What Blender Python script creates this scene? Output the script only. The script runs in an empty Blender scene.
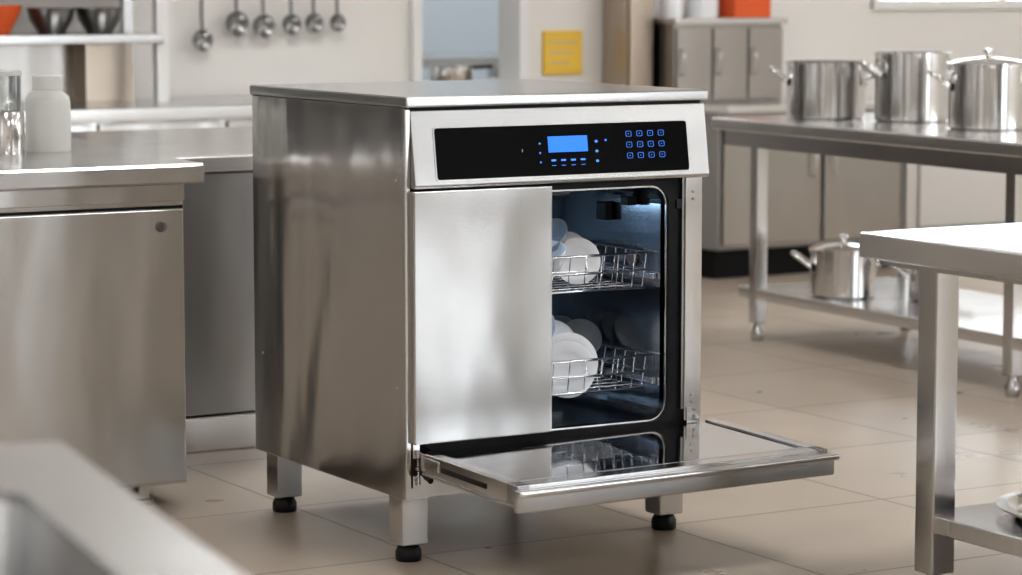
import bpy, bmesh, math, random
from mathutils import Vector, Matrix, Euler
random.seed(4)
S=bpy.context.scene
col=S.collection
try:
    S.view_settings.view_transform='Standard'
    S.view_settings.look='Medium High Contrast'
except Exception: pass

# ---------------------------------------------------------------- materials
def nt(name):
    m=bpy.data.materials.new(name); m.use_nodes=True
    t=m.node_tree; b=t.nodes['Principled BSDF']
    return m,t,b
def plain(name,c,rough=.5,metal=0,**kw):
    m,t,b=nt(name)
    b.inputs['Base Color'].default_value=(*c,1); b.inputs['Roughness'].default_value=rough
    b.inputs['Metallic'].default_value=metal
    for k,v in kw.items():
        b.inputs[k.replace('_',' ')].default_value=v
    n=t.nodes.new('ShaderNodeTexNoise'); n.inputs['Scale'].default_value=14; n.inputs['Detail'].default_value=3
    tc=t.nodes.new('ShaderNodeTexCoord'); t.links.new(tc.outputs['Object'],n.inputs['Vector'])
    r=t.nodes.new('ShaderNodeMapRange'); r.inputs[3].default_value=max(0,rough-.04); r.inputs[4].default_value=min(1,rough+.04)
    t.links.new(n.outputs['Fac'],r.inputs[0]); t.links.new(r.outputs[0],b.inputs['Roughness'])
    return m
def emis(name,c,s):
    m,t,b=nt(name)
    b.inputs['Base Color'].default_value=(*c,1)
    b.inputs['Emission Color'].default_value=(*c,1); b.inputs['Emission Strength'].default_value=s
    return m
def steel(name,c=(.62,.61,.60),rough=.28,brush='z',wave=.02,var=.02,wsc=(4.5,1.2)):
    m,t,b=nt(name)
    L=t.links
    tc=t.nodes.new('ShaderNodeTexCoord')
    mp=t.nodes.new('ShaderNodeMapping')
    sc={'z':(420,420,6),'x':(6,420,420),'y':(420,6,420)}[brush]
    mp.inputs['Scale'].default_value=sc
    L.new(tc.outputs['Object'],mp.inputs['Vector'])
    n=t.nodes.new('ShaderNodeTexNoise'); n.inputs['Scale'].default_value=1.6; n.inputs['Detail'].default_value=2
    L.new(mp.outputs[0],n.inputs['Vector'])
    w=t.nodes.new('ShaderNodeTexNoise'); w.inputs['Scale'].default_value=1.0; w.inputs['Detail'].default_value=1.5
    mp2=t.nodes.new('ShaderNodeMapping'); a,bq=wsc
    mp2.inputs['Scale'].default_value={'z':(a,a,bq),'x':(bq,a,a),'y':(a,bq,a)}[brush]
    L.new(tc.outputs['Object'],mp2.inputs['Vector']); L.new(mp2.outputs[0],w.inputs['Vector'])
    r=t.nodes.new('ShaderNodeMapRange'); r.inputs[1].default_value=.3; r.inputs[2].default_value=.7
    r.inputs[3].default_value=max(.02,rough-.006); r.inputs[4].default_value=rough+.006
    L.new(n.outputs['Fac'],r.inputs[0]); L.new(r.outputs[0],b.inputs['Roughness'])
    cr=t.nodes.new('ShaderNodeMapRange'); cr.inputs[1].default_value=.25; cr.inputs[2].default_value=.75
    cr.inputs[3].default_value=1-var; cr.inputs[4].default_value=1+var*.5
    L.new(n.outputs['Fac'],cr.inputs[0])
    mx=t.nodes.new('ShaderNodeVectorMath'); mx.operation='SCALE'; mx.inputs[0].default_value=c
    L.new(cr.outputs[0],mx.inputs['Scale']); L.new(mx.outputs[0],b.inputs['Base Color'])
    b.inputs['Metallic'].default_value=1
    b2=t.nodes.new('ShaderNodeBump'); b2.inputs['Strength'].default_value=1; b2.inputs['Distance'].default_value=wave
    L.new(w.outputs['Fac'],b2.inputs['Height'])
    L.new(b2.outputs[0],b.inputs['Normal'])
    return m
M={}
M['side']=steel('brushed_steel_side',(.58,.565,.55),.18,'z',.026)
M['front']=steel('brushed_steel_front',(.57,.565,.56),.235,'z',.020,.03,(3.6,1.8))
M['frontx']=steel('brushed_steel_horizontal',(.56,.555,.55),.25,'x',.006)
M['top']=steel('steel_worktop',(.58,.58,.58),.22,'x',.003)
M['door']=steel('steel_door_trim',(.70,.695,.69),.15,'x',.003)
M['mirror']=steel('polished_steel',(.66,.66,.67),.07,'x',.0015,.02)
M['tub']=steel('steel_tub',(.46,.48,.51),.16,'x',.004)
M['pot']=steel('steel_pot',(.76,.75,.74),.14,'z',.002,.02)
M['counter']=steel('steel_counter_top',(.72,.715,.71),.23,'x',.004,.01)
M['cab']=steel('steel_cabinet',(.66,.65,.635),.24,'z',.016,.008)
M['unit']=steel('steel_unit_doors',(.46,.44,.42),.26,'z',.016,.01)
M['dark']=steel('steel_dark_panel',(.34,.335,.33),.28,'z',.012,.01)
M['utensil']=steel('steel_utensil',(.26,.255,.25),.3,'z',.002)
M['leg']=steel('steel_leg',(.60,.59,.58),.2,'z',.003,.01)
M['wire']=plain('chrome_wire',(.85,.86,.88),.15,1)
M['black']=plain('black_glass',(.002,.002,.003),.05,0,Specular_IOR_Level=.2)
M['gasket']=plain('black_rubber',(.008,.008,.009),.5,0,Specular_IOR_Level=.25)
M['blackpl']=plain('black_plastic',(.012,.012,.012),.4,0,Specular_IOR_Level=.35)
M['white']=plain('white_ceramic',(.87,.88,.90),.15)
M['grey']=plain('grey_plastic',(.32,.33,.34),.4)
M['orange']=plain('orange_plastic',(.75,.13,.03),.4)
M['yellow']=plain('yellow_sign_paint',(.82,.54,.08),.5)
M['brown']=steel('warm_steel',(.52,.45,.38),.3,'z',.01)
M['plast']=plain('translucent_plastic',(.88,.88,.84),.35,0,Transmission_Weight=.25)
M['glass']=plain('clear_glass',(.9,.95,.95),.04,0,Transmission_Weight=.9)
M['bluelcd']=emis('lcd_blue',(.02,.16,.80),.85)
M['blueled']=emis('button_blue',(.06,.25,.9),.6)
M['trim']=plain('white_trim',(.80,.79,.77),.5)
M['lightpanel']=emis('ceiling_panel_light',(.985,.99,1),14.8)
M['daylight']=emis('window_daylight',(.88,.94,1),3.2)

def wallmat(name,c):
    m,t,b=nt(name)
    n=t.nodes.new('ShaderNodeTexNoise'); n.inputs['Scale'].default_value=3; n.inputs['Detail'].default_value=5
    tc=t.nodes.new('ShaderNodeTexCoord'); t.links.new(tc.outputs['Object'],n.inputs['Vector'])
    cr=t.nodes.new('ShaderNodeValToRGB')
    cr.color_ramp.elements[0].color=(c[0]*.95,c[1]*.95,c[2]*.95,1); cr.color_ramp.elements[1].color=(*c,1)
    t.links.new(n.outputs['Fac'],cr.inputs[0]); t.links.new(cr.outputs[0],b.inputs['Base Color'])
    b.inputs['Roughness'].default_value=.7
    return m
M['wall']=wallmat('painted_wall',(.80,.775,.735))
M['ceil']=wallmat('ceiling_paint',(.80,.80,.79))
M['room2']=wallmat('blueish_wall',(.70,.78,.84))
def floormat():
    m,t,b=nt('beige_floor_tile'); L=t.links
    tc=t.nodes.new('ShaderNodeTexCoord')
    mp=t.nodes.new('ShaderNodeMapping'); mp.inputs['Location'].default_value=(.17,.32,0)
    L.new(tc.outputs['Object'],mp.inputs['Vector'])
    br=t.nodes.new('ShaderNodeTexBrick'); br.offset=0; br.squash=1
    br.inputs['Scale'].default_value=1; br.inputs['Brick Width'].default_value=.6; br.inputs['Row Height'].default_value=.6
    br.inputs['Mortar Size'].default_value=.005; br.inputs['Mortar Smooth'].default_value=.3; br.inputs['Bias'].default_value=0
    br.inputs['Color1'].default_value=(.52,.44,.36,1); br.inputs['Color2'].default_value=(.485,.41,.335,1); br.inputs['Mortar'].default_value=(.29,.24,.19,1)
    L.new(mp.outputs[0],br.inputs['Vector'])
    n=t.nodes.new('ShaderNodeTexNoise'); n.inputs['Scale'].default_value=4; n.inputs['Detail'].default_value=4; n.inputs['Roughness'].default_value=.5
    L.new(tc.outputs['Object'],n.inputs['Vector'])
    cr=t.nodes.new('ShaderNodeMapRange'); cr.inputs[1].default_value=.3; cr.inputs[2].default_value=.7; cr.inputs[3].default_value=.90; cr.inputs[4].default_value=1.06
    L.new(n.outputs['Fac'],cr.inputs[0])
    mx=t.nodes.new('ShaderNodeVectorMath'); mx.operation='SCALE'
    L.new(br.outputs['Color'],mx.inputs[0]); L.new(cr.outputs[0],mx.inputs['Scale']); L.new(mx.outputs[0],b.inputs['Base Color'])
    rr=t.nodes.new('ShaderNodeMapRange'); rr.inputs[1].default_value=.3; rr.inputs[2].default_value=.7; rr.inputs[3].default_value=.27; rr.inputs[4].default_value=.33
    L.new(n.outputs['Fac'],rr.inputs[0]); L.new(rr.outputs[0],b.inputs['Roughness'])
    b.inputs['Specular IOR Level'].default_value=.42
    bp=t.nodes.new('ShaderNodeBump'); bp.inputs['Strength'].default_value=.4; bp.inputs['Distance'].default_value=.002; bp.invert=True
    L.new(br.outputs['Fac'],bp.inputs['Height']); L.new(bp.outputs[0],b.inputs['Normal'])
    return m
M['floor']=floormat()

# ---------------------------------------------------------------- helpers
def empty(name,loc=(0,0,0),rz=0):
    o=bpy.data.objects.new(name,None); o.location=loc; o.rotation_euler=(0,0,rz); o.empty_display_size=.1
    col.objects.link(o); return o
def addmesh(name,me,mat,parent=None,smooth=False):
    o=bpy.data.objects.new(name,me); col.objects.link(o)
    if mat is not None: me.materials.append(M[mat])
    if smooth:
        for p in me.polygons: p.use_smooth=True
    if parent: o.parent=parent
    return o
def bm2(name,bm,mat,parent=None,smooth=False):
    bmesh.ops.recalc_face_normals(bm,faces=bm.faces)
    me=bpy.data.meshes.new(name); bm.to_mesh(me); bm.free()
    return addmesh(name,me,mat,parent,smooth)
def box(name,a,b,mat,parent=None,bev=.0,seg=2):
    bm=bmesh.new()
    bmesh.ops.create_cube(bm,size=1)
    c=[(a[i]+b[i])/2 for i in range(3)]; s=[abs(b[i]-a[i]) for i in range(3)]
    for v in bm.verts: v.co=Vector([v.co[i]*s[i] for i in range(3)])
    if bev: bmesh.ops.bevel(bm,geom=bm.edges[:],offset=min(bev,min(s)*.45),segments=seg,profile=.5,affect='EDGES')
    o=bm2(name,bm,mat,parent); o.location=c
    if bev:
        for p in o.data.polygons: p.use_smooth=True
        try: o.data.set_sharp_from_angle(angle=math.radians(60))
        except Exception: pass
        md=o.modifiers.new('wn','WEIGHTED_NORMAL'); md.keep_sharp=True
    return o
def prism(name,pts,z0,z1,mat,parent=None,bev=0):
    bm=bmesh.new()
    vs=[bm.verts.new((x,y,z0)) for x,y in pts]; f=bm.faces.new(vs)
    r=bmesh.ops.extrude_face_region(bm,geom=[f])
    for v in [g for g in r['geom'] if isinstance(g,bmesh.types.BMVert)]: v.co.z=z1
    if bev: bmesh.ops.bevel(bm,geom=bm.edges[:],offset=bev,segments=2,profile=.5,affect='EDGES')
    return bm2(name,bm,mat,parent)
def prismx(name,prof,x0,x1,mat,parent=None,bev=0):
    bm=bmesh.new()
    vs=[bm.verts.new((x0,y,z)) for y,z in prof]; f=bm.faces.new(vs)
    r=bmesh.ops.extrude_face_region(bm,geom=[f])
    for v in [g for g in r['geom'] if isinstance(g,bmesh.types.BMVert)]: v.co.x=x1
    if bev: bmesh.ops.bevel(bm,geom=bm.edges[:],offset=bev,segments=2,profile=.5,affect='EDGES')
    return bm2(name,bm,mat,parent)
def lathe(name,prof,mat,parent=None,loc=(0,0,0),rot=None,n=40):
    bm=bmesh.new(); rings=[]
    for r,z in prof:
        if r<1e-5: rings.append([bm.verts.new((0,0,z))])
        else: rings.append([bm.verts.new((r*math.cos(2*math.pi*i/n),r*math.sin(2*math.pi*i/n),z)) for i in range(n)])
    for a,b in zip(rings,rings[1:]):
        for i in range(n):
            j=(i+1)%n
            if len(a)==1 and len(b)==1: continue
            if len(a)==1: bm.faces.new((a[0],b[i],b[j]))
            elif len(b)==1: bm.faces.new((a[i],a[j],b[0]))
            else: bm.faces.new((a[i],a[j],b[j],b[i]))
    o=bm2(name,bm,mat,parent,True); o.location=loc
    try: o.data.set_sharp_from_angle(angle=math.radians(40))
    except Exception: pass
    if rot is not None: o.rotation_euler=rot
    return o
def wires(name,lines,r,mat,parent=None,res=3):
    cu=bpy.data.curves.new(name+'_c','CURVE'); cu.dimensions='3D'; cu.bevel_depth=r; cu.bevel_resolution=res; cu.use_fill_caps=True
    for l in lines:
        cyc=False
        if l[0]=='c': cyc=True; l=l[1]
        s=cu.splines.new('POLY'); s.points.add(len(l)-1)
        for p,q in zip(s.points,l): p.co=(*q,1)
        s.use_cyclic_u=cyc
    o=bpy.data.objects.new(name+'_t',cu); col.objects.link(o)
    bpy.context.view_layer.update()
    me=bpy.data.meshes.new_from_object(o.evaluated_get(bpy.context.evaluated_depsgraph_get()))
    bpy.data.objects.remove(o); me.name=name
    me.materials.clear()
    return addmesh(name,me,mat,parent,True)
def rrect(x0,x1,z0,z1,r,n=6):
    pts=[]
    for cx,cz,a in ((x1-r,z1-r,0),(x0+r,z1-r,90),(x0+r,z0+r,180),(x1-r,z0+r,270)):
        for i in range(n+1):
            t=math.radians(a+90*i/n); pts.append((cx+r*math.cos(t),cz+r*math.sin(t)))
    return pts
def ringplate(name,outer,inner,y0,y1,mat,parent):
    bm=bmesh.new()
    V=[[bm.verts.new((x,y,z)) for x,z in L] for L in (outer,inner) for y in (y0,y1)]
    n=len(outer)
    o0,o1,i0,i1=V
    for k in range(n):
        j=(k+1)%n
        for a,b in ((o0,i0),(i0,i1),(i1,o1),(o1,o0)):
            try: bm.faces.new((a[k],a[j],b[j],b[k]))
            except Exception: pass
    return bm2(name,bm,mat,parent)

# ---------------------------------------------------------------- room shell
X0,X1,Y0,Y1,HT=-4.5,6.2,-7.5,4.6,2.9
box('floor',(X0-.1,Y0-.1,-.1),(X1+.1,7.2,0),'floor')
box('ceiling',(X0-.1,Y0-.1,HT),(X1+.1,7.2,HT+.1),'ceil')
box('wall_left',(X0-.1,Y0,0),(X0,7.1,HT),'wall')
wr=empty('wall_right')
box('wall_panel_1',(X1,Y0,0),(X1+.1,-5.6,HT),'wall',wr)
box('wall_panel_2',(X1,-5.6,0),(X1+.1,-1.2,.95),'wall',wr)
box('wall_panel_3',(X1,-5.6,2.3),(X1+.1,-1.2,HT),'wall',wr)
box('wall_panel_4',(X1,-1.2,0),(X1+.1,7.1,HT),'wall',wr)
box('wall_front',(X0,Y0-.1,0),(X1,Y0,HT),'wall')
wb=empty('wall_back')
box('wall_panel_1',(X0,Y1,0),(2.50,Y1+.12,HT),'wall',wb)
box('wall_panel_2',(2.50,Y1,0),(3.02,Y1+.12,.78),'wall',wb)
box('wall_panel_3',(2.50,Y1,2.1),(3.02,Y1+.12,HT),'wall',wb)
box('wall_panel_4',(3.02,Y1,0),(4.75,Y1+.12,HT),'wall',wb)
box('wall_panel_5',(4.75,Y1,0),(6.2,Y1+.12,1.05),'wall',wb)
box('wall_panel_6',(4.75,Y1,2.0),(6.2,Y1+.12,HT),'wall',wb)
box('wall_far_room',(X0,7.0,0),(X1,7.1,HT),'room2')
box('baseboard_back',(4.56,Y1-.02,0),(6.2,Y1,.10),'dark')
def window(name,p0,p1,axis,mull=3):
    e=empty(name)
    if axis=='x':
        x0,z0=p0[0],p0[1]; x1,z1=p1; y=Y1+.03
        box('frame_bottom',(x0,y-.05,z0),(x1,y+.07,z0+.04),'trim',e); box('frame_top',(x0,y-.05,z1-.04),(x1,y+.07,z1),'trim',e)
        for i in range(mull+1):
            x=x0+(x1-x0-.04)*i/mull
            box('frame_post_%d'%i,(x,y-.04,z0),(x+.04,y+.06,z1),'trim',e)
        box('pane',(x0,y+.02,z0),(x1,y+.03,z1),'daylight',e)
    else:
        y0,z0=p0; y1,z1=p1; x=X1+.03
        box('frame_bottom',(x-.05,y0,z0),(x+.07,y1,z0+.05),'trim',e); box('frame_top',(x-.05,y0,z1-.05),(x+.07,y1,z1),'trim',e)
        for i in range(mull+1):
            yy=y0+(y1-y0-.05)*i/mull
            box('frame_post_%d'%i,(x-.04,yy,z0),(x+.06,yy+.05,z1),'trim',e)
        box('pane',(x+.02,y0,z0),(x+.03,y1,z1),'daylight',e)
window('window_1',(4.75,1.05),(6.2,2.0),'x',2)
window('added_window_2',(-5.6,.95),(-1.2,2.3),'y',4)  # unseen window, added to give the steel front bright reflections
e=empty('window_3')
for nm,a,b in (('frame_left',(2.50,Y1-.03,.78),(2.54,Y1+.14,2.1)),('frame_right',(2.98,Y1-.03,.78),(3.02,Y1+.14,2.1)),('sill',(2.46,Y1-.06,.755),(3.06,Y1+.16,.785))):
    box(nm,a,b,'counter' if nm=='sill' else 'trim',e)
e=empty('door_1')  # unseen glowing door panes, added as bright streaks for the steel to mirror
for i,(a,b) in enumerate(((3.3,4.15),(4.25,5.1))):
    box('frame_l%d'%i,(a-.06,Y0,0),(a,Y0+.06,2.2),'dark',e); box('frame_r%d'%i,(b,Y0,0),(b+.06,Y0+.06,2.2),'dark',e)
    box('glass_%d'%i,(a,Y0+.01,.12),(b,Y0+.02,2.12),'daylight',e)
    box('rail_bottom_%d'%i,(a,Y0,0),(b,Y0+.06,.12),'dark',e); box('rail_top_%d'%i,(a,Y0,2.12),(b,Y0+.06,2.2),'dark',e)
k=0
for x in (-2.6,1.0,4.6):
    for y in (-5.2,-1.6,2.2):
        e=empty('ceiling_light' if k==0 else 'ceiling_light.%03d'%k); k+=1
        box('housing',(x-.62,y-.32,HT-.045),(x+.62,y+.32,HT),'trim',e)
        box('diffuser',(x-.58,y-.28,HT-.055),(x+.58,y+.28,HT-.045),'lightpanel',e)
e=empty('ceiling_light.%03d'%k)
box('housing',(2.2,5.6,HT-.045),(3.4,6.2,HT),'trim',e); box('diffuser',(2.25,5.65,HT-.055),(3.35,6.15,HT-.045),'lightpanel',e)

# ---------------------------------------------------------------- dishwasher
W,D,H,ZB=.716,.705,.95,.135
dw=empty('dishwasher')
box('side_panel_left',(0,.0,ZB),(.012,D,H-.022),'side',dw,.003)
box('side_panel_right',(W-.012,.0,ZB),(W,D,H-.022),'side',dw,.003)
box('back_panel',(.012,D-.012,ZB),(W-.012,D,H-.022),'side',dw)
box('base_panel',(.012,.03,ZB),(W-.012,D-.012,ZB+.012),'dark',dw)
box('worktop',(-.004,-.022,H-.022),(W+.006,D+.004,H),'top',dw,.004)
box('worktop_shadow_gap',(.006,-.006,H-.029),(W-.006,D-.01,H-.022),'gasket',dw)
box('stile_left',(-.0015,-.010,ZB-.002),(.012,-.0005,.925),'leg',dw,.002)
prismx('control_fascia',[(.03,.922),(-.008,.922),(-.03,.772),(-.026,.766),(.03,.766)],.012,W+.004,'frontx',dw,.002)
def fy(z): return -.008-(.922-z)/(.15)*.022
ang=math.atan2(.022,.15)
def onf(name,x0,x1,z0,z1,d0,d1,mat,r=0):
    bm=bmesh.new()
    w,h=x1-x0,z1-z0; pts=rrect(-w/2,w/2,-h/2,h/2,max(r,.0004),4)
    vs=[bm.verts.new((x,-d0,z)) for x,z in pts]; f=bm.faces.new(vs)
    q=bmesh.ops.extrude_face_region(bm,geom=[f])
    for v in [g for g in q['geom'] if isinstance(g,bmesh.types.BMVert)]: v.co.y=-d1
    o=bm2(name,bm,mat,dw); zc=(z0+z1)/2
    o.location=((x0+x1)/2,fy(zc),zc); o.rotation_euler=(-ang,0,0)
    return o
onf('display_bezel',.060,.671,.779,.889,-.001,.0015,'leg',.008)
onf('display_glass',.063,.668,.782,.886,-.001,.0025,'black',.006)
onf('lcd_screen',.325,.420,.829,.862,.002,.003,'bluelcd',.001)
for i in range(4): onf('soft_button_%d'%i,.330+.0235*i,.342+.0235*i,.811,.815,.002,.003,'blueled',.0018)
for i in range(4): onf('soft_button_label_%d'%i,.331+.0235*i,.341+.0235*i,.802,.8032,.002,.003,'blueled')
for i in range(3): onf('side_led_%d'%i,.303,.307,.808+.019*i,.812+.019*i,.002,.003,'blueled',.002)
for i in range(3): onf('side_button_%d'%i,.438,.445,.806+.020*i,.8115+.020*i,.002,.003,'blueled',.0025)
onf('power_led',.462,.467,.848,.853,.002,.003,'bluelcd',.0024)
for r in range(3):
    for c in range(4):
        x=.522+.0268*c; z=.862-.0225*r
        o=ringplate('key_%d_%d'%(r,c),rrect(-.007,.007,-.0058,.0058,.003,4),rrect(-.0062,.0062,-.0050,.0050,.002,4),-.0032,-.002,'blueled',dw)
        o.location=(x,fy(z),z); o.rotation_euler=(-ang,0,0)
        onf('key_mark_%d_%d'%(r,c),x-.0012,x+.0012,z-.0008,z+.0008,.002,.003,'blueled')
onf('indicator_mark',.262,.264,.832,.838,.002,.003,'grey')
hx0,hx1,hz0,hz1=.05,.628,.252,.748
n=6
outer=rrect(.014,W-.013,.215,.766,.0005,n); inner=rrect(hx0,hx1,hz0,hz1,.04,n)
ringplate('front_frame',outer,inner,.0,.018,'gasket',dw)
ringplate('tub_lip',rrect(hx0-.003,hx1+.003,hz0-.003,hz1+.003,.042,n),rrect(hx0+.001,hx1-.001,hz0+.001,hz1-.001,.039,n),-.005,.0,'leg',dw)
ringplate('door_seal',rrect(hx0-.024,hx1+.024,hz0-.022,hz1+.016,.055,n),rrect(hx0-.003,hx1+.003,hz0-.003,hz1+.003,.042,n),-.010,.0,'gasket',dw)
bm=bmesh.new(); L0=rrect(hx0,hx1,hz0,hz1,.04,n); TD=.60
a=[bm.verts.new((x,.0,z)) for x,z in L0]; b=[bm.verts.new((x,TD,z)) for x,z in L0]
for i in range(len(a)):
    j=(i+1)%len(a); bm.faces.new((a[i],a[j],b[j],b[i]))
bm.faces.new(b)
bm2('tub',bm,'tub',dw)
box('stile_right',(.672,-.012,.245),(W-.001,.002,.766),'leg',dw,.002)
box('stile_right_inner',(.666,-.008,.27),(.673,.0,.766),'dark',dw)
for z in (.285,.30,.72,.735): 
    lathe('stile_screw',[(0,0),(.003,0),(.003,.002),(0,.003)],'dark',dw,(.69,-.012,z),(math.pi/2,0,0),12)
box('door_latch',(.648,-.014,.70),(.662,-.002,.72),'blackpl',dw,.001)
box('front_panel',(.010,-.026,.25),(.333,-.004,.762),'front',dw,.004,3)
box('front_panel_return',(.333,-.020,.252),(.336,.0,.76),'leg',dw)
box('lower_front_panel',(.014,.012,ZB),(W-.012,.022,.215),'leg',dw)
box('hinge_plate_left',(.014,-.012,.16),(.03,.0,.25),'leg',dw,.001)
box('hinge_plate_right',(W-.04,-.016,.225),(W-.006,-.002,.275),'leg',dw,.001)
for z in (.238,.255,.268): lathe('hinge_screw_r',[(0,0),(.003,0),(.003,.002),(0,.003)],'dark',dw,(W-.022,-.016,z),(math.pi/2,0,0),12)
for z in (.178,.2,.235): lathe('hinge_screw',[(0,0),(.004,0),(.004,.003),(0,.004)],'dark',dw,(.022,-.012,z),(math.pi/2,0,0),12)
wires('hinge_arm_left',[[(.03,.0,.205),(.03,-.04,.185),(.035,-.10,.215)],[(.045,.0,.185),(.045,-.03,.175)]],.006,'blackpl',dw)
box('hinge_block_left',(.012,-.014,.185),(.05,.0,.222),'blackpl',dw,.003)
wires('hinge_spring_left',[[(.024+.004*math.cos(t*1.5),-.016+.004*math.sin(t*1.5),.165+t*.0012) for t in range(0,60)]],.0012,'wire',dw)
for y,z in ((.03,.78),(.03,.36),(.66,.36),(.66,.8)):
    lathe('side_screw',[(0,0),(.0035,0),(.003,.0015),(0,.002)],'leg',dw,(-.0002,y,z),(0,-math.pi/2,0),12)
dz=.226; dx0,dx1,dy0,dy1=.022,.755,-.415,-.012
dr=empty('door'); dr.parent=dw; dr.location=(0,-.012,dz); dr.rotation_euler=(math.radians(1.2),math.radians(-.6),0)
def dbox(nm,a,b,mat,bev=.002):
    a=(a[0],a[1]+.012,a[2]-dz); b=(b[0],b[1]+.012,b[2]-dz); return box(nm,a,b,mat,dr,bev)
dbox('door_slab',(dx0+.006,dy0+.01,dz-.026),(dx1-.006,dy1,dz+.002),'door')
dbox('door_frame_left',(dx0,dy0+.006,dz-.028),(dx0+.03,dy1,dz+.010),'door')
dbox('door_frame_right',(dx1-.03,dy0+.006,dz-.028),(dx1,dy1,dz+.010),'door')
dbox('door_frame_outer',(dx0,dy0+.006,dz-.028),(dx1,dy0+.045,dz+.010),'door')
dbox('door_outer_skin',(dx0-.006,dy0-.008,dz-.042),(dx1+.008,dy0+.010,dz+.004),'frontx',.004)
dbox('door_handle_lip',(dx0-.006,dy0-.020,dz-.010),(dx1+.012,dy0-.004,dz+.004),'door',.004)
dbox('door_bottom_skin',(dx0,dy0,dz-.036),(dx1,dy1-.02,dz-.028),'frontx')
dbox('door_mirror_panel',(dx0+.035,dy0+.055,dz),(dx1-.035,dy1-.01,dz+.006),'mirror',.002)
dbox('door_seal_outer',(dx0+.03,dy0+.047,dz),(dx1-.03,dy0+.055,dz+.009),'grey')
dbox('door_slot_left',(dx0-.001,dy0+.12,dz-.016),(dx0+.001,dy0+.30,dz-.006),'blackpl',0)
dbox('door_tab_left',(dx0-.003,dy0+.31,dz-.02),(dx0+.003,dy0+.37,dz+.004),'leg')
for i,(x,y) in enumerate(((.036,.05),(W-.05,.055),(.045,D-.055),(W-.05,D-.055))):
    box('leg_%d'%i,(x-.03,y-.03,.035),(x+.03,y+.03,ZB),'leg',dw,.003)
    lathe('foot_%d'%i,[(0,0),(.025,0),(.027,.004),(.027,.02),(.022,.03),(.016,.032),(.016,.04),(0,.04)],'blackpl',dw,(x,y,0))
def rack(name,z0,z1,y0=.035,y1=.55,x0=.075,x1=.618):
    L=[]
    def loop(z,i=0): return ('c',[(x0+i,y0+i,z),(x1-i,y0+i,z),(x1-i,y1-i,z),(x0+i,y1-i,z)])
    L+= [loop(z1),loop(z0,.012),loop((z0+z1)/2,.006)]
    wires(name+'_rim',L,.0030,'wire',dw)
    L=[]
    x=x0+.02
    while x<x1-.01:
        L.append([(x,y0,z1),(x,y0+.012,z0),(x,y1-.012,z0),(x,y1,z1)]); x+=.04
    y=y0+.02
    while y<y1-.01:
        L.append([(x0,y,z1),(x0+.012,y,z0),(x1-.012,y,z0),(x1,y,z1)]); y+=.04
    wires(name+'_wires',L,.0016,'wire',dw)
    L=[]
    for yy in [y0+.09+.05*i for i in range(8)]:
        for xx in (.30,.42,.54):
            L.append([(xx,yy,z0),(xx,yy+.006,z0+.05)])
    wires(name+'_tines',L,.0013,'wire',dw)
    wires(name+'_handle',[[(.25,y0-.004,z1),(.25,y0-.01,z1-.03),(.45,y0-.01,z1-.03),(.45,y0-.004,z1)]],.002,'wire',dw)
rack('upper_rack',.530,.605)
rack('lower_rack',.315,.385)
for z in (.555,.33):
    box('rack_rail_r_%d'%int(z*100),(hx1-.010,.03,z-.008),(hx1-.001,.58,z+.006),'wire',dw,.002)
    box('rack_rail_l_%d'%int(z*100),(hx0+.001,.03,z-.008),(hx0+.010,.58,z+.006),'wire',dw,.002)
for i in range(3):
    lathe('rail_wheel_%d'%i,[(0,0),(.014,0),(.016,.004),(.014,.008),(0,.008)],'grey',dw,(hx1-.001,.12+.16*i,.585),(0,-math.pi/2,0),20)
wires('spray_arm',[[(.13,.30,.715),(.57,.30,.715)],[(.35,.30,.74),(.35,.30,.71)]],.009,'tub',dw)
wires('spray_arm_lower',[[(.16,.28,.275),(.54,.28,.275)],[(.35,.28,.26),(.35,.28,.28)]],.010,'wire',dw)
wires('water_pipe',[[(.50,.58,.26),(.50,.58,.73),(.42,.40,.735)]],.008,'wire',dw)
box('bracket',(.598,.10,.70),(.624,.13,.72),'blackpl',dw,.003)
box('bracket_2',(.606,.2,.66),(.624,.24,.70),'blackpl',dw,.003)
M['intlamp']=emis('interior_lamp',(.50,.74,1),13)
box('interior_lamp',(.10,.10,.743),(.28,.15,.747),'intlamp',dw)
box('interior_lamp_rear',(.15,.592,.66),(.30,.598,.680),'intlamp',dw)
plate=lambda r:[(0,0),(r*.55,0),(r*.6,r*.03),(r*.98,r*.18),(r,r*.21),(r*.97,r*.22),(r*.6,r*.09),(r*.5,r*.06),(0,r*.06)]
bowl=lambda r:[(0,0),(r*.45,0),(r*.5,r*.05),(r*.85,r*.4),(r,r*.8),(r*.97,r*.81),(r*.8,r*.42),(r*.45,r*.09),(0,r*.07)]
cup=lambda r:[(0,0),(r*.5,0),(r*.62,r*.1),(r*.9,r*.8),(r,r*1.5),(r*.96,r*1.5),(r*.86,r*.82),(r*.58,r*.14),(0,r*.1)]
def crock(name,prof,loc,dirv,mat='white'):
    q=Vector(dirv).to_track_quat('Z','Y').to_euler()
    return lathe(name,prof,mat,dw,loc,q,48)
crock('serving_bowl_1',plate(.050),(.470,.100,.588),(-.35,-.9,.15))
crock('serving_bowl_2',bowl(.050),(.468,.125,.592),(.35,.9,.1))
crock('cup_1',bowl(.044),(.435,.125,.622),(-.6,-.2,.6),'grey')
crock('cup_2',cup(.034),(.400,.09,.575),(-.3,-.4,.9))
crock('bowl_3',bowl(.05),(.39,.28,.60),(-.5,-.8,.3))
crock('dinner_plate_3',plate(.060),(.430,.075,.362),(-.35,-.9,.12))
crock('dinner_plate_4',plate(.066),(.442,.095,.372),(-.35,-.9,.12))
crock('dinner_plate_5',bowl(.064),(.455,.165,.385),(.3,.9,.05))
crock('bowl_4',bowl(.045),(.395,.13,.440),(-.6,-.6,.3))
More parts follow.
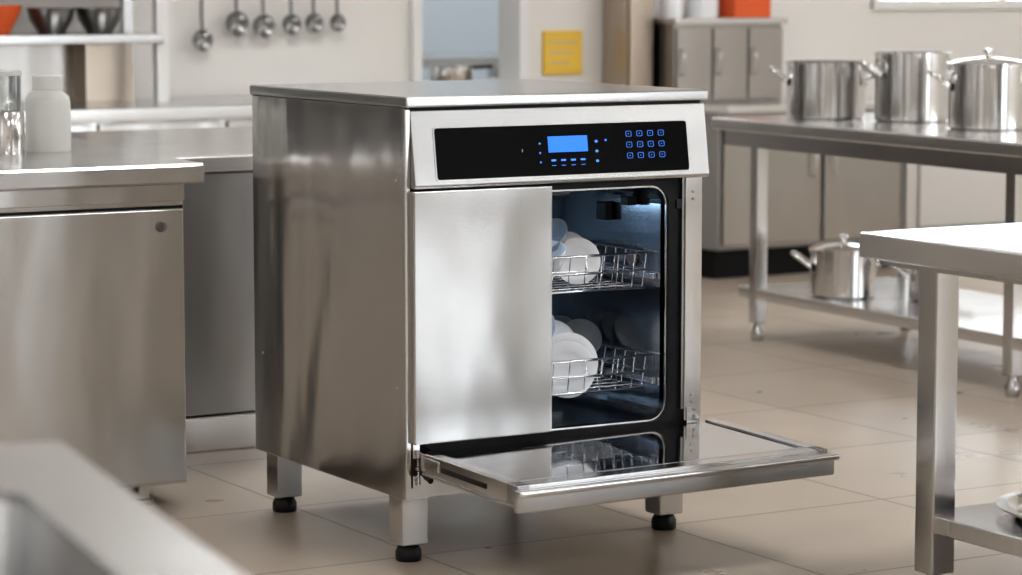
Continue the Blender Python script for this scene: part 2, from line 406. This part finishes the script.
for i in range(3):
    crock('bowl_back_%d'%i,bowl(.045),(.575-.01*i,.26+.07*i,.385),(-.25,-.75,.5),'grey')
for i in range(3):
    crock('bowl_top_%d'%i,bowl(.034),(.54,.32+.07*i,.59),(-.2,-.3,-.9),'grey')

# ---------------------------------------------------------------- left counter + cabinet
lc=empty('steel_base_cabinet')
zt=.775
prism('worktop',[(-3.0,.78),(-.08,.78),(.045,1.95),(-3.0,1.95)],zt-.045,zt,'counter',lc,.006)
box('carcass',(-2.9,.83,.05),(-.112,1.9,zt-.046),'cab',lc,.002)
box('front_header',(-2.9,.822,zt-.085),(-.112,.832,zt-.046),'cab',lc,.002)
for i,(a,b) in enumerate(((-.94,-.122),(-1.77,-.955),(-2.59,-1.785))):
    box('door_%d'%i,(a,.806,.058),(b,.832,zt-.10),'cab',lc,.005)
    box('door_gap_%d'%i,(a-.006,.826,.055),(b+.006,.833,zt-.095),'gasket',lc)
    lathe('lock_%d'%i,[(0,0),(.011,0),(.013,.003),(.010,.004),(.008,.002),(0,.002)],'utensil',lc,(b-.055,.806,zt-.138),(math.pi/2,0,0),24)
for i,x in enumerate((-.2,-1.2,-2.2,-2.8)):
    for j,y in enumerate((.88,1.84)):
        lathe('foot_%d_%d'%(i,j),[(0,0),(.025,0),(.025,.012),(.015,.016),(.015,.052),(0,.052)],'leg',lc,(x,y,0),None,20)
bc=empty('steel_work_counter')
box('worktop',(-1.2,1.96,.745-.04),(.95,2.62,.745),'counter',bc,.004)
prism('worktop_extension',[(.085,1.42),(.95,1.42),(.95,1.958),(.085,1.958)],.705,.745,'counter',bc,.004)
box('carcass',(.10,1.46,.09),(.93,2.58,.70),'dark',bc,.003)
box('plinth',(.10,1.44,.0),(.93,2.5,.088),'counter',bc,.004)
lathe('plastic_bottle',[(0,0),(.050,0),(.053,.004),(.053,.115),(.050,.130),(.036,.142),(.034,.146),(.036,.148),(.036,.178),(.033,.181),(0,.181)],'plast',None,(-.225,1.36,zt))
sj=empty('salt_shaker',(-.335,1.33,zt))
lathe('steel_base',[(0,0),(.036,0),(.037,.003),(.037,.095),(.034,.1),(0,.1)],'pot',sj)
lathe('glass_top',[(0,.1),(.030,.1),(.031,.18),(.029,.19),(0,.19)],'glass',sj)
lathe('rim',[(.031,.182),(.034,.183),(.034,.193),(0,.195)],'plast',sj)

# ---------------------------------------------------------------- wall counter & shelf (far left)
wc=empty('wall_work_counter')
box('worktop',(-.6,3.88,.70),(2.42,4.58,.745),'counter',wc,.004)
box('carcass',(-.55,3.95,.1),(2.40,4.56,.699),'cab',wc)
box('backsplash',(-.55,4.52,.746),(1.10,4.58,.955),'unit',wc)
box('dark_panel',(1.08,4.40,.746),(1.26,4.58,.955),'brown',wc)
for i in range(6):
    box('drawer_%d'%i,(-.5+.48*i,3.935,.15),(-.05+.48*i,3.95,.69),'cab',wc,.003)
ws=empty('wall_shelf')
for z in (.955,1.32):
    box('board_%d'%int(z*100),(-.6,4.18,z),(1.29,4.59,z+.035),'top',ws,.004)
for i,x in enumerate((-.55,1.27)):
    box('upright_%d'%i,(x,4.20,.747),(x+.045,4.24,1.75),'trim',ws)
    box('upright_rear_%d'%i,(x,4.50,.747),(x+.035,4.54,1.75),'top',ws)
for i,x in enumerate((.72,.50)):
    lathe('orange_bowl'+('' if i==0 else '.001'),[(0,0),(.05,0),(.09,.07),(.098,.1),(.094,.1),(.085,.07),(.045,.008),(0,.008)],'orange',None,(x,4.34,.99))
for i,x in enumerate((.93,1.11)):
    lathe('mixing_bowl'+('' if i==0 else '.001'),[(0,0),(.045,0),(.075,.05),(.085,.09),(.081,.09),(.07,.05),(.04,.006),(0,.006)],'utensil',None,(x,4.34,.99))
gb=empty('gastronorm_pan',(.62,4.3,.746))
box('body',(-.12,-.09,0),(.10,.09,.10),'pot',gb,.01); box('rim',(-.13,-.1,.10),(.11,.1,.106),'pot',gb,.002)

ur=empty('hanging_utensil_rail')
wires('rail',[[(1.45,4.56,1.20),(2.3,4.56,1.20)]],.006,'wire',ur)
for x in (1.5,2.25): wires('bracket_%d'%int(x*10),[[(x,4.6,1.20),(x,4.56,1.20)]],.005,'wire',ur)
for i,(x,z,r) in enumerate(((1.60,.955,.042),(1.74,1.015,.048),(1.85,1.005,.046),(1.965,1.01,.040),(2.06,1.015,.038),(2.16,1.015,.034))):
    u=empty('ladle' if i==0 else 'ladle.%03d'%i,(x,4.55,0))
    prof=[(0,-r*.5),(r*.5,-r*.42),(r*.85,-r*.15),(r,0),(r*.96,0),(r*.8,-r*.12),(r*.45,-r*.36),(0,-r*.44)]
    lathe('bowl',prof,'utensil',u,(0,-.005,z),(math.pi/2,0,0),24)
    wires('handle',[[(0,0,z+r*.9),(0,.002,z+r+.05),(0,-.004,1.18),(0,-.004,1.210),(0,.010,1.2125),(0,.022,1.20)]],.0060,'utensil',u)

ps=empty('steel_saucepan',(2.66,4.56,.785))
lathe('body',[(0,0),(.08,0),(.085,.01),(.085,.06),(.09,.062),(.08,.06),(.08,.01),(0,.008)],'pot',ps)
wires('handle',[[(.08,0,.05),(.17,-.03,.055)]],.008,'blackpl',ps)
ft=empty('prep_table_far')
box('top',(1.8,5.6,.80),(3.9,6.3,.84),'counter',ft)
for i,(x,y) in enumerate(((1.85,5.65),(3.8,5.65),(1.85,6.2),(3.8,6.2))): box('leg_%d'%i,(x,y,0),(x+.05,y+.05,.80),'leg',ft)
fm=empty('stand_mixer',(3.05,5.9,.84))
box('base',(-.12,-.15,0),(.12,.15,.04),'dark',fm,.01); box('column',(-.06,.05,.04),(.06,.15,.3),'dark',fm,.02); box('head',(-.07,-.17,.25),(.07,.15,.38),'dark',fm,.03)
lathe('bowl',[(0,.045),(.06,.045),(.1,.12),(.105,.2),(.1,.2),(.09,.12),(0,.055)],'pot',fm,(0,-.08,0))
sg=empty('warning_sign')
box('plate',(3.10,4.585,.80),(3.28,4.60,.975),'yellow',sg,.002)
for i in range(3): box('text_line_%d'%i,(3.125,4.583,.925-.04*i),(3.255-.02*i,4.586,.931-.04*i),'brown',sg)

# ---------------------------------------------------------------- tall cabinet and back-right counter
tc_=empty('tall_steel_cabinet')
box('carcass',(3.38,4.42,.08),(3.51,4.59,2.0),'brown',tc_,.004)
box('door',(3.39,4.40,.12),(3.50,4.42,1.97),'brown',tc_,.004)
box('kick',(3.39,4.45,0),(3.50,4.58,.08),'gasket',tc_)
wires('handle',[[(3.41,4.40,1.2),(3.41,4.37,1.2),(3.41,4.37,1.5),(3.41,4.40,1.5)]],.007,'wire',tc_)
br=empty('steel_storage_unit')
box('base_carcass',(3.54,4.0,.12),(4.55,4.58,.66),'dark',br,.003)
box('worktop',(3.53,3.92,.66),(4.60,4.58,.69),'counter',br,.004)
box('kick',(3.58,4.08,0),(4.5,4.5,.12),'gasket',br)
for i in range(2): 
    box('base_door_%d'%i,(3.56+.49*i,3.985,.14),(4.03+.49*i,4.0,.64),'unit',br,.003)
    wires('base_handle_%d'%i,[[(3.99+.1*i,3.985,.40),(3.99+.1*i,3.96,.40),(3.99+.1*i,3.96,.55),(3.99+.1*i,3.985,.55)]],.006,'wire',br)
box('upper_carcass',(3.53,4.30,.691),(4.06,4.58,1.0),'unit',br,.003)
for i in range(3): 
    box('upper_door_%d'%i,(3.54+.175*i,4.285,.70),(3.705+.175*i,4.30,.985),'unit',br,.003)
    wires('upper_handle_%d'%i,[[(3.56+.175*i,4.285,.80),(3.56+.175*i,4.265,.80),(3.56+.175*i,4.265,.90),(3.56+.175*i,4.285,.90)]],.004,'leg',br)
box('upper_top',(3.52,4.27,1.0),(4.07,4.58,1.025),'counter',br,.003)
ob=empty('orange_storage_box',(3.93,4.40,1.025))
box('body',(-.09,-.08,0),(.09,.08,.12),'orange',ob,.006); box('lid',(-.095,-.085,.12),(.095,.085,.135),'orange',ob,.003)
lathe('white_stock_pot',[(0,0),(.06,0),(.065,.01),(.065,.12),(.07,.122),(.06,.12),(0,.118)],'white',None,(3.75,4.42,1.025))
lathe('plastic_canister',[(0,0),(.04,0),(.045,.01),(.045,.12),(.03,.14),(0,.145)],'white',None,(3.60,4.42,1.025))

# ---------------------------------------------------------------- tables
def table(name,loc,rz,w,l,h,shelf,legs,th=.035,legw=.045,apron=.05,lm='leg',si=.04):
    t=empty(name,loc,rz)
    box('top',(0,-l,h-th),(w,0,h),'counter',t,.006,3)
    box('apron_left',(.03,-l+.03,h-th-apron),(.045,-.03,h-th),'leg',t)
    box('apron_right',(w-.045,-l+.03,h-th-apron),(w-.03,-.03,h-th),'leg',t)
    box('apron_far',(.03,-.045,h-th-apron),(w-.03,-.03,h-th),'leg',t)
    box('shelf',(si,-l+si,shelf-.035),(w-si,-si,shelf),'counter',t,.003)
    for i,(x,y) in enumerate(legs):
        box('leg_%d'%i,(x-legw/2,y-legw/2,.06),(x+legw/2,y+legw/2,h-th),lm,t,.004)
        lathe('foot_%d'%i,[(0,0),(.018,0),(.022,.01),(.022,.03),(.015,.045),(.015,.062),(0,.062)],'leg',t,(x,y,0),None,20)
    return t
table('steel_prep_table',(2.565,2.64,0),math.radians(-3.5),.74,2.1,.73,.175,[(.09,-.16),(.68,-.16),(.09,-1.52),(.68,-1.52),(.09,-2.0),(.68,-2.0)],.04,si=.07)
nt2=table('steel_prep_table.001',(.622,-.67,0),0,1.3,1.5,.705,.17,[(.092,-.13),(1.21,-.13),(.092,-1.4),(1.21,-1.4)],.050,.055,.012,si=.085)
def pot(name,loc,r,h,lid=False,rz=0):
    e=empty(name,loc,rz)
    t=.004
    lathe('body',[(0,0),(r-.008,0),(r,.008),(r,h-.004),(r+.006,h-.002),(r+.006,h),(r-t,h),(r-t,.01),(0,.008)],'pot',e,n=56)
    for s in (-1,1):
        hz=h*.74
        pts=[(s*(r-.002),-.045,hz-.012),(s*(r+.03),-.043,hz+.012),(s*(r+.05),-.03,hz+.024),(s*(r+.056),0,hz+.028),(s*(r+.05),.03,hz+.024),(s*(r+.03),.043,hz+.012),(s*(r-.002),.045,hz-.012)]
        wires('handle_%s'%('l' if s<0 else 'r'),[pts],.0075,'pot',e)
        for q in (-1,1): box('rivet_%s%d'%('l' if s<0 else 'r',q),(s*(r-.012)-.006,q*.045-.012,hz-.028),(s*(r-.012)+.012*s+.004,q*.045+.012,hz-.004),'pot',e,.002)
    if lid:
        lathe('lid',[(r+.004,h),(r+.004,h+.005),(r*.8,h+.014),(r*.3,h+.022),(.01,h+.024),(.008,h+.035),(.018,h+.04),(.016,h+.048),(0,h+.05)],'pot',e,n=48)
    return e
vr=-math.radians(38)
pot('stock_pot',(2.825,2.36,.73),.128,.185,False,vr)
pot('stock_pot.001',(2.955,2.08,.73),.118,.22,False,vr+.3)
pot('stock_pot.002',(2.86,1.60,.73),.118,.195,True,vr)
pot('stock_pot.003',(2.735,2.14,.175),.104,.15,True,vr)
pot('stock_pot.004',(2.92,1.92,.175),.075,.12,False,vr)
rp=empty('round_tray',(.975,-.985,.171))
lathe('pan',[(0,.0),(.17,.0),(.185,.010),(.19,.018),(.205,.020),(.205,.023),(.187,.022),(.18,.012),(.168,.005),(0,.005)],'pot',rp)

# ---------------------------------------------------------------- foreground sink counter
fg=empty('sink_counter',(-1.555,-2.14,0),math.radians(-9))
zf=.705; fx0,fx1,fy0,fy1=-1.7,0,-.95,0
sx0,sx1,sy0,sy1=-.75,-.095,-.80,-.24
bm=bmesh.new()
O=rrect(fx0,fx1,fy0,fy1,.02,5); I=rrect(sx0,sx1,sy0,sy1,.06,5); I2=rrect(sx0+.015,sx1-.015,sy0+.015,sy1-.015,.06,5)
rows=[[bm.verts.new((x,y,z)) for x,y in L] for L,z in ((O,zf-.05),(O,zf),(I,zf),(I,zf-.01),(I2,zf-.2))]
for a,b in zip(rows,rows[1:]):
    for i in range(len(a)):
        j=(i+1)%len(a); bm.faces.new((a[i],a[j],b[j],b[i]))
bm.faces.new(rows[-1])
bm2('top_and_basin',bm,'counter',fg)
for i,(x,y) in enumerate(((fx0+.08,fy0+.08),(fx1-.08,fy0+.08),(fx0+.08,fy1-.08),(fx1-.08,fy1-.08))):
    box('leg_%d'%i,(x-.025,y-.025,0),(x+.025,y+.025,zf-.04),'leg',fg)

# unseen refrigerators, added along the walls for the steel to reflect
def added_fridge(name,x,y,rz,mat='dark',m2='cab'):
    c=empty(name,(x,y,0),rz)
    box('carcass',(-.35,-.7,.08),(.35,.7,1.95),mat,c,.01)
    box('door_left',(.35,-.69,.12),(.38,-.01,1.92),m2,c,.006); box('door_right',(.35,.01,.12),(.38,.69,1.92),m2,c,.006)
    box('kick',(-.3,-.65,0),(.32,.65,.08),'gasket',c)
    for s in (-1,1): wires('handle_%d'%s,[[(.38,.06*s,.9),(.42,.06*s,.9),(.42,.06*s,1.4),(.38,.06*s,1.4)]],.009,'wire',c)
added_fridge('added_refrigerator',-4.1,.4,0); added_fridge('added_refrigerator.001',-4.1,2.2,0)
added_fridge('added_refrigerator.002',-1.7,4.2,-math.pi/2,'dark','dark'); added_fridge('added_refrigerator.003',-3.3,4.2,-math.pi/2,'dark','cab')
added_fridge('added_refrigerator.004',2.4,-7.1,math.pi/2,'dark','dark'); added_fridge('added_refrigerator.005',.8,-7.1,math.pi/2,'dark','cab')

# ---------------------------------------------------------------- world, camera
w=bpy.data.worlds.new('world'); S.world=w; w.use_nodes=True
w.node_tree.nodes['Background'].inputs[0].default_value=(.8,.88,1,1); w.node_tree.nodes['Background'].inputs[1].default_value=.6
cam=bpy.data.cameras.new('camera'); co=bpy.data.objects.new('camera',cam); col.objects.link(co)
cam.sensor_width=36; cam.lens=2740.8/1022*36
yaw,pit=.5317,.1124
co.location=(-2.5792,-4.81,1.1839)
co.rotation_euler=(math.pi/2-pit,0,-yaw)
cam.dof.use_dof=True; cam.dof.focus_distance=5.7; cam.dof.aperture_fstop=4.2
S.camera=co
